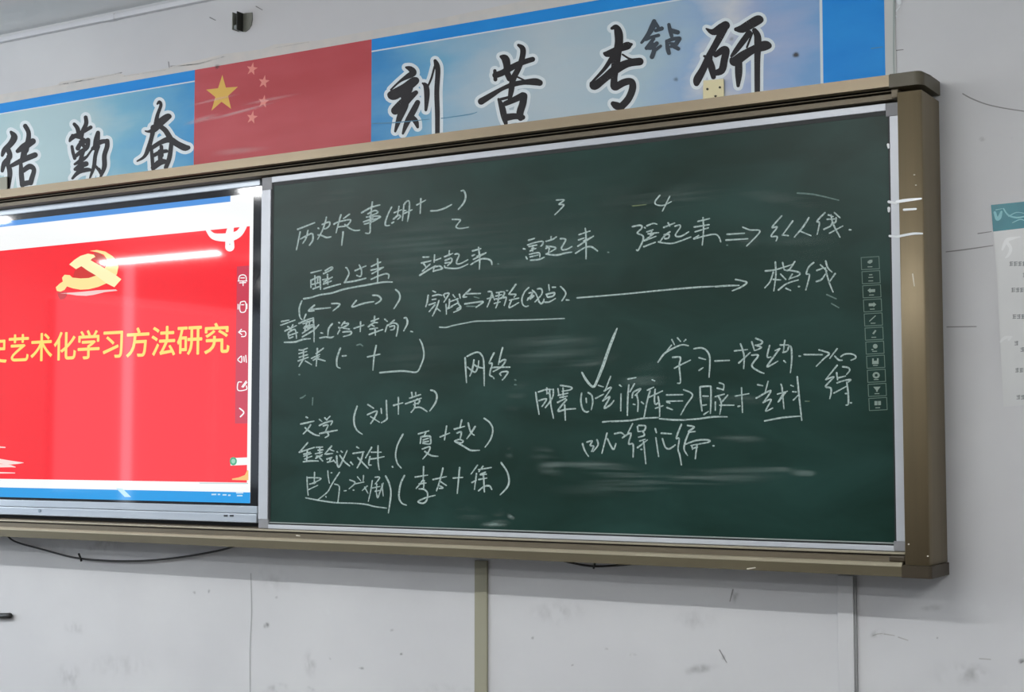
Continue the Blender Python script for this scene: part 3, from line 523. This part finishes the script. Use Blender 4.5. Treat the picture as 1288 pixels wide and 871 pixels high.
# printed touch-key column on the board's right side
key_m = mat('grey_printed_key', (92, 116, 106), .6); ico_m = mat('pale_printed_icon', (132, 150, 140), .6)
def keycell(i):
    x = 1094.3 + 1.35 * i * .72; y = 331 + i * 17.75 + (i > 5) * -.1
    w_, h_ = 11.2, 7.6
    f = strokes('touch_key', [((0, 0, 1), '%f,%f %f,%f/%f,%f %f,%f/%f,%f %f,%f/%f,%f %f,%f' % (
        x - w_, y - h_ + .8, x + w_, y - h_ - .6, x - w_ + .7, y + h_ + .8, x + w_ + .7, y + h_ - .4, x - w_, y - h_ + .8, x - w_ + .7, y + h_ + .8, x + w_, y - h_ - .6, x + w_ + .7, y + h_ - .4))], GY - .0004, key_m, surf, .9, taper=False)
    bm = bmesh.new(); yy = GY - .0006; t = .0003
    q = lambda pts: slab(bm, [(x + a, y + b) for a, b in pts], yy, t)
    q([(-3, 4.4), (3, 4.2), (3, 5.2), (-3, 5.4)])
    if i == 0: q([(-3, -2), (0, -4), (3, -4), (3, -1), (0, 1), (-3, 0)])
    if i == 1: q([(-2, -3.4), (2, -3.6), (2, -2.4), (-2, -2.2)]); q([(-3, 0), (3, -.2), (3, .8), (-3, 1)])
    if i == 2: q([(-5, -1), (-1.5, -4), (-1.5, -2.4), (4.5, -2.6), (4.5, 1), (-1.5, 1.2), (-1.5, 2.4)])
    if i == 3: q([(5, -1), (1.5, -4), (1.5, -2.6), (-4.5, -2.4), (-4.5, 1.2), (1.5, 1), (1.5, 2.4)])
    if i == 4: q([(-4.5, 3), (-5, 2), (2.5, -5), (3.8, -4.5)])
    if i == 5: q([(-2, 0), (1.5, -4.4), (3.2, -3.6), (0, 1.2)])
    if i == 6: q([(3 * math.cos(k * .7) + .8, 3 * math.sin(k * .7) - 1.6) for k in range(9)]); q([(-4, 2), (-1.6, 2), (-1.6, 3.2), (-4, 3.2)])
    if i == 7: q([(-4, -4), (-2, -4), (-2, -1), (2, -1.2), (2, -4.2), (4, -4.2), (4, 3), (-4, 3.2)])
    if i == 8:
        for k in range(10):
            a, b = math.pi * 2 * k / 10, math.pi * 2 * (k + .96) / 10
            q([(4.6 * math.cos(a), 4.2 * math.sin(a) - .6), (4.6 * math.cos(b), 4.2 * math.sin(b) - .6), (2 * math.cos(b), 1.8 * math.sin(b) - .6), (2 * math.cos(a), 1.8 * math.sin(a) - .6)])
    if i == 9: q([(-4.6, -3.8), (4.6, -4), (1, .6), (1, 2.4), (-1, 2.4), (-1, .6)])
    if i == 10: q([(-4, -3.6), (-.4, -3.6), (-.4, 1.6), (-4, 1.8)]); q([(.4, -3.6), (4, -3.7), (4, 1.4), (.4, 1.6)])
    link('icon', bm, ico_m, f)
for i in range(11): keycell(i)

# white gleams of clear tape painted across the right post, fixing brackets above the frame
tp = strokes('film_and_gleam', [((0, 0, 1), '1128,254 1140,252 1158.5,250/1128,298 1140,295.5 1150,294 1160,294/1137,264 1152,263')], YF - .0006, gleam_m, bb, 3.4, each=True)
tp['label'] = 'white gleams painted for clear tape across the right post'
strokes('film_and_gleam', [((0, 0, 1), '1118,254 1127,256/1118,262 1118,266/1119,297 1128,298/1117,182 1117.5,186')], PY - .0012, gleam_m, bb, 3.4, each=True)
strokes('chalk_fleck', [((0, 0, 1), '1152,233/1150,220/1148,345 1150,360/1143,685/1167,700/373,674 377,674.5/940,716 950,714.5')], YF - .0006, mat('pale_fleck', (206, 200, 184), .8), bb, 1.6, each=True)
brk = mat('cream_steel', (226, 216, 172), .45)
def bracket(pts, m):
    bm = bmesh.new(); slab(bm, pts, -.008, .004); b_ = link('mounting_bracket', bm, m, bb)
    return b_
b1 = bracket([(885.3, 101.8), (910.6, 99.4), (911.3, 131), (884.8, 134)], brk); b1['label'] = 'cream steel fixing plate with two screw holes'
bm = bmesh.new()
for px, py in ((889.8, 112.2), (905.5, 110)): disc(bm, px, py, 1.5, -.0121, .0006)
slab(bm, [(898, 121), (900, 119.5), (902, 120.5), (900, 123)], -.0121, .0006)
link('screw_hole', bm, mat('dark_hole', (60, 56, 40), .8), b1)
b2 = bracket([(-14, 226), (9.6, 222.5), (9.8, 250), (-14, 254)], mat('grey_steel_plate', (150, 150, 134), .5)); b2['label'] = 'grey green steel fixing plate'

# ------------------------------------------------------------------ interactive display left of the panel
dsp = empty('interactive_display', (-3.25, -0.07, 0.98), 'large touch display showing a red slide with yellow Chinese title, beside the green board', 'display')
DY = -0.085
def XZ(px, py, y=DY): v = P(px, py, y); return v.x, v.z
silver = noisy('silver_display_casing', (168, 178, 188), (180, 188, 196), (2, 20, 20), .35, .3)
x_dr = P(327.5, 450, DY).x - .002
x_dl = -4.19
z_ct = P(310, 227.5, DY).z; z_cb = P(310, 236, DY).z; z_act_t = P(0, 279.5, DY).z; z_act_b = P(0, 625.5, DY).z
z_bt = P(150, 632.5, DY).z; z_bl = P(150, 641.8, DY).z; z_bb = P(150, 652.5, DY).z
x_ar = P(316.8, 450, DY).x; x_al = x_ar - 1.86
link('top_casing', boxm(x_dl, x_dr - .004, DY - .004, -.046, z_cb, z_ct, bev=.003), silver, dsp)
link('bottom_casing', boxm(x_dl, x_dr - .002, DY - .003, -.046, z_bl + .001, z_bt, bev=.002), silver, dsp)
sb = link('speaker_bar', boxm(x_dl, x_dr - .002, DY - .006, -.046, z_bb, z_bl, bev=.003), silver, dsp)
bm = bmesh.new()
for px in (284, 291.5): slab(bm, [(px - 2.4, 648), (px + 2.4, 648), (px + 2.4, 650.4), (px - 2.4, 650.4)], DY - .006, .0008)
link('port', bm, mat('dark_port', (40, 44, 50), .5), sb)
bm = bmesh.new(); disc(bm, 50, 643, 2.2, DY - .006, .002, .8); link('power_button', bm, mat('silver_button', (120, 136, 150), .4), sb)
bez = mat('black_glass_bezel', (14, 16, 24), .06, 0, .5)
scr = link('screen', boxm(x_dl, x_dr, DY, -.046, z_bt, z_cb), bez, dsp)

e = {}
def ui(name, pts, rgb, lay, parent=None, k=1.0):
    key = (rgb, k)
    if key not in e: e[key] = glow('lit_%d_%d_%d' % rgb, rgb, k)
    bm = bmesh.new(); slab(bm, pts, DY - .0004 * lay, .0003); return link(name, bm, e[key], parent or scr)
def rect(name, x0, x1, z0, z1, rgb, lay, parent=None):
    key = (rgb, 1.0)
    if key not in e: e[key] = glow('lit_%d_%d_%d' % rgb, rgb)
    return link(name, boxm(x0, x1, DY - .0004 * lay - .0003, DY - .0004 * lay, z0, z1), e[key], parent or scr)
z_bl_t = P(0, 286, DY).z; z_red_t = P(0, 315.8, DY).z; z_red_b = P(0, 602.6, DY).z; z_tb = P(0, 613.4, DY).z
rect('window_page', x_al, x_ar, z_act_b, z_act_t, (250, 252, 252), 1)
rect('title_strip', x_al, P(290, 250, DY).x, z_bl_t, z_act_t, (84, 150, 224), 2)
rect('taskbar', x_al, x_ar, z_act_b, z_tb, (52, 160, 232), 2)
x_rr = P(312.5, 450, DY).x
sl = rect('slide', x_al, x_rr, z_red_b, z_red_t, (253, 52, 62), 2)
# slide: title
GOLD = (255, 226, 120)
def textmesh(name, body, x0, x1, z0, z1, y, m, parent, bold=.02, t=.0003):
    cu = bpy.data.curves.new('glyphs', 'FONT'); cu.body = body; cu.resolution_u = 4
    ob = bpy.data.objects.new('glyphs', cu); COL.objects.link(ob)
    bpy.context.view_layer.update()
    me = bpy.data.meshes.new_from_object(ob.evaluated_get(bpy.context.evaluated_depsgraph_get()))
    COL.objects.unlink(ob); bpy.data.objects.remove(ob)
    xs = [v.co.x for v in me.vertices]; ys = [v.co.y for v in me.vertices]
    a, b, c, d = min(xs), max(xs), min(ys), max(ys)
    kx, kz = (x1 - x0) / (b - a), (z1 - z0) / (d - c)
    bm = bmesh.new()
    for k, (ox, oz) in enumerate(((0, 0), (-bold, 0), (bold, 0), (0, -bold), (0, bold))):
        vs = [bm.verts.new((x0 + (v.co.x - a + ox) * kx, y - .00002 * k, z0 + (v.co.y - c + oz) * kz)) for v in me.vertices]
        for p in me.polygons:
            f = bm.faces.new([vs[i] for i in p.vertices]); f.normal_update()
            if f.normal.y > 0: f.normal_flip()
    return link(name, bm, m, parent)
z0t = P(288, 444.3, DY).z; z1t = P(288, 406, DY).z
xe = P(288.6, 425, DY).x; x9 = P(11, 440, DY).x
adv = (xe - x9) / 8.95
textmesh('slide_title', '史艺术化学习方法研究', x9 - adv, xe, z0t, z1t, DY - .0016, glow('lit_gold', GOLD, 1.0), sl, .014)
# slide: golden emblem
EM = (60, 305, 9.68)
def empts(s): return [(EM[0] + float(a.split(',')[0]) / EM[2], EM[1] + float(a.split(',')[1]) / EM[2]) for a in s.split()]
em = ui('slide_emblem', empts('510,105 600,93 700,112 790,168 845,230 862,300 842,390 790,445 720,498 620,542 500,572 400,577 310,562 235,537 205,580 155,602 112,592 98,548 150,500 185,478 175,432 205,395 270,400 300,430 400,440 500,435 590,405 680,340 725,270 718,200 680,150 600,120'), (255, 232, 160), 4, sl)
ui('hammer', empts('262,270 330,210 400,165 490,138 560,150 582,178 540,198 522,218 600,262 720,332 830,400 897,450 812,547 720,502 590,405 480,340 410,290 345,327'), (255, 246, 190), 5, em)
ui('gleam', empts('150,622 400,604 600,584 830,574 850,590 700,606 560,640 470,652 360,648 270,634'), (246, 208, 204), 3, em)
ui('emblem_shadow', empts('118,612 235,606 232,650 200,690 150,696 130,660'), (205, 60, 66), 3, em)
ui('emblem_shadow', empts('560,120 640,135 700,190 715,215 640,230 590,215 520,222 582,178'), (200, 82, 78), 3, em)
ui('emblem_shadow', empts('330,345 410,290 590,405 500,435 400,440 310,430'), (214, 62, 60), 3, em)
# slide: white emblem outline at the top right, brush strokes low on the left
wh = glow('lit_white', (252, 252, 252))
s1 = strokes('slide_ornament', [((240, 230, 7.92), '165,470,35 220,530,62 300,545,78 400,540,85 480,505,70 530,430,60/400,440,60 385,520,80 388,610,88 388,640,92/420,425,40 520,415,50')], DY - .0018, wh, sl, taper=False)
ui('ornament_dot', [(289 + .9 * math.cos(k * .785), 307.5 + .9 * math.sin(k * .785)) for k in range(8)], (206, 206, 206), 9, s1)
strokes('slide_ornament', [((0, 440, 3.11), '-30,380,8 20,383,6/-40,430,20 20,440,16 60,443,10 92,443,3/-40,455,18 30,455,12 60,460,4/-30,482,6 58,483,4')], DY - .0018, glow('lit_cream', (250, 226, 220)), sl)
# side tool column with its icons
sbx = P(297, 450, DY).x
tb = rect('tool_column', sbx, x_rr, P(305, 533, DY).z, P(305, 335, DY).z, (206, 70, 90), 3)
def icon(tx, w=1.3): return strokes('icon', [((270, 330, 4.143), tx)], DY - .002, wh, tb, w, taper=False)
icon('125,95 130,72 150,66 163,75 165,95/122,98 168,98/130,108 162,106/148,98 148,122/136,82 155,82')
icon('135,208 130,235 136,260 158,258 164,232 158,205 135,208/122,220 122,245/168,218 168,242/140,222 152,222')
icon('125,365 140,350/125,365 142,378/128,364 155,360 163,372 158,386 140,388')
icon('122,505 140,490 140,522 122,512 122,505/152,492 154,518/162,486 165,522')
icon('140,625 122,628 122,668 165,664 165,645/142,650 164,620/148,652 168,626')
icon('130,762 152,783 134,806', 1.7)
pill = ui('floating_button', [(290, 576.5), (314, 575.6), (314, 585), (290, 586)], (246, 250, 248), 6)
bm = bmesh.new(); disc(bm, 293.5, 580.5, 5.2, DY - .0028, .0003, .85); link('badge', bm, glow('lit_green', (72, 172, 128)), pill)
bm = bmesh.new(); disc(bm, 293.5, 580.5, 3.0, DY - .0032, .0003, .85); link('badge_center', bm, glow('lit_mint', (160, 214, 190)), pill)
ui('slide_corner', [(292, 602.5), (300, 601), (308, 598), (311, 592), (312.5, 592), (312.5, 604.5), (292, 604)], (246, 196, 120), 5, sl)
bm = bmesh.new()
for x0_, y0_, w_ in ((266, 622.5, 6), (274, 622.5, 3), (280, 623, 5), (287, 623.5, 3), (297, 620.5, 9), (298, 624, 7)): slab(bm, [(x0_, y0_ - 1), (x0_ + w_, y0_ - 1.1), (x0_ + w_, y0_ + .7), (x0_, y0_ + .8)], DY - .0012, .0003)
link('tray_icons', bm, glow('lit_pale_blue', (196, 226, 246)), scr)
ui('task_button', [(146, 614.5), (154, 614.8), (165, 625.6), (157, 625.5)], (190, 228, 246), 4)
ui('scroll_bar', [(250, 607.5), (312, 607.8), (312, 609.2), (252, 608.8)], (196, 214, 214), 4)

# ------------------------------------------------------------------ cables, trunking and small things on the wall
blk = mat('black_rubber', (26, 25, 24), .5)
def Pw(px, py, y=-.02): v = P(px, py, y); return (v.x, v.y, v.z)
def Pc(px, py, y=-.02): v = P(px, py, y); return (v.x, v.y, min(v.z, .9165))
cab = empty('cable', Pw(150, 700), 'thin black cable sagging below the touch display, tied near its middle', 'cable')
tube('cord', [Pc(8, 668), Pc(20, 682), Pc(55, 692), Pc(95, 702), Pc(140, 706), Pc(185, 705.5), Pc(230, 701), Pc(275, 693), Pc(300, 686), Pc(306, 672)], .0035, blk, cab)
tube('cable_tie', [Pw(99, 697, -.026), Pw(101, 702, -.029), Pw(102.5, 706.5, -.026)], .004, blk, cab)
cab2 = empty('cable', Pw(750, 710), 'short loop of black cable hanging just below the green board', 'cable')
tube('cord', [Pc(700, 694), Pc(715, 707.5), Pc(735, 711.5), Pc(750, 712.8), Pc(770, 712), Pc(792, 710), Pc(804, 700)], .0032, blk, cab2)
tube('cable_tie', [Pw(748, 708, -.026), Pw(747.6, 712, -.028), Pw(746.5, 715.5, -.026)], .0032, blk, cab2)

khaki = noisy('khaki_plastic', (146, 144, 124), (154, 152, 132), (6, 6, 1.5), .6)
xk0, xk1 = P(597, 760, -.006).x, P(613, 760, -.006).x
cc = link('cable_cover', boxm(xk0, xk1, -.008, 0, 0.0, 0.9, bev=.002), khaki)
tagged(cc, 'khaki strip cover running straight down the wall under the green board', 'cable cover')
xt0, xt1 = P(1054, 790, -.008).x, P(1074, 790, -.008).x
ct = empty('cable_trunking', ((xt0 + xt1) / 2, 0, 0), 'white flat cable trunking running down the wall below the board, near its right corner', 'cable trunking')
link('cover', boxm(xt0, xt1, -.010, 0, 0.0, .905, bev=.002), noisy('white_plastic_cover', (200, 201, 203), (206, 207, 208), (3, 3, 3), .6), ct)
link('base_edge', boxm(xt1 + .0005, xt1 + .007, -.006, 0, 0, .905), mat('grey_plastic_edge', (142, 143, 143), .6), ct)

hk = empty('wall_bracket', Pw(308, 27, 0), 'small dark grey metal bracket on bare wall above the red flag', 'bracket')
hm = noisy('dull_grey_metal', (116, 120, 110), (128, 130, 121), (30, 30, 30), .5); hd = mat('dark_metal', (44, 44, 40), .5, .3)
bm = bmesh.new(); slab(bm, [(306, 17.2), (317.6, 15.8), (317.8, 25), (316.5, 32), (313.5, 37), (309, 40.4), (306, 40.4)], -.0005, .003); link('wall_plate', bm, hm, hk)
v0 = P(306.5, 17, 0); v1 = P(306.5, 40, 0)
link('flange', boxm(v0.x - .003, v0.x + .001, -.034, -.001, v1.z, v0.z, bev=.001), hd, hk)
link('flange', boxm(v0.x - .024, v0.x - .0205, -.034, -.001, v1.z + .003, v0.z, bev=.001), hm, hk)
link('clip', boxm(v0.x - .020, v0.x - .004, -.030, -.004, v1.z + .004, v1.z + .02, bev=.002), mat('bright_clip', (128, 136, 136), .4, .3), hk)
link('cross_plate', boxm(v0.x - .0215, v0.x - .003, -.012, -.002, v1.z + .02, v0.z - .002), hd, hk)

rod = tube('black_rod', [Pw(-40, 776.5, -.012), Pw(-10, 775.6, -.012), Pw(12, 775, -.012)], .011, blk)
bm = bmesh.new(); bm.from_mesh(rod.data); c_ = Vector(Pw(12, 775, -.012)); bmesh.ops.create_uvsphere(bm, u_segments=14, v_segments=8, radius=.011, matrix=Matrix.Translation(c_)); bm.to_mesh(rod.data); bm.free()
for p in rod.data.polygons: p.use_smooth = True
tagged(rod, 'round end of a black rod on the white wall low under the display', 'rod')

# notice sheet at the right
ps = empty('notice_poster', Pw(1275, 380, 0), 'white printed notice sheet with teal header taped to the wall right of the board', 'poster')
bm = bmesh.new(); slab(bm, [(1246.5, 258), (1340, 248.5), (1352, 505), (1262.5, 512), (1257.5, 420), (1254, 346), (1249.4, 292)], -.0006, .0012)
sheet = link('paper_sheet', bm, noisy('glossy_paper', (206, 208, 208), (212, 214, 213), (4, 4, 4), .3), ps)
bm = bmesh.new(); slab(bm, [(1246.5, 258), (1340, 248.5), (1341.5, 281), (1249.2, 291.5)], -.0018, .0003); hd_ = link('header_band', bm, noisy('teal_print', (18, 118, 132), (28, 130, 142), (20, 20, 20), .35), sheet)
strokes('header_art', [((1230, 240, 3.1), '66,85,10 74,110,14 84,104,14 92,82,10/100,70,5 118,95,6 150,105,8 185,100,6/120,100,4 150,85,3 180,88,3/135,125,3 165,112,4 185,118,3/70,75,4 95,70,3')], -.0022, mat('pale_teal_print', (126, 190, 198), .4), hd_)
txm = mat('grey_print', (128, 132, 133), .6)
rows = [(1270, 332, 18), (1287, 346, 12), (1272.5, 365, 16), (1274, 398.5, 22), (1276.5, 432, 3), (1284, 440, 8), (1277.5, 466, 10), (1279, 500, 14)]
txs = ''
for x, y, w_ in rows:
    xx = x
    while xx < x + w_ - 1:
        k = random.random()
        txs += '/%f,%f %f,%f/%f,%f %f,%f/%f,%f %f,%f/%f,%f %f,%f' % (xx, y - 1.8, xx + 4, y - 2.3, xx + .3, y + .2 - k * .5, xx + 4, y - .2, xx, y + 2.2, xx + 3.8, y + 1.8, xx + 1 + 2 * k, y - 2.6, xx + 1 + 2 * k, y + 2.4)
        xx += 5.4
strokes('text_lines', [((0, 0, 1), txs)], -.0021, txm, sheet, .95, taper=False)
strokes('film_and_gleam', [((1230, 240, 3.1), '95,230,8 112,195,16 140,185,9 165,180,5/112,200,12 128,225,14 120,250,12 108,262,8'), ((1230, 240, 3.1), '88,590,7 105,574,12 132,570,9/120,582,8 128,576,6')], -.0021, mat('wrinkled_film_glare', (226, 228, 228), .12), sheet)  # glare on the plastic film, painted as white ribbons
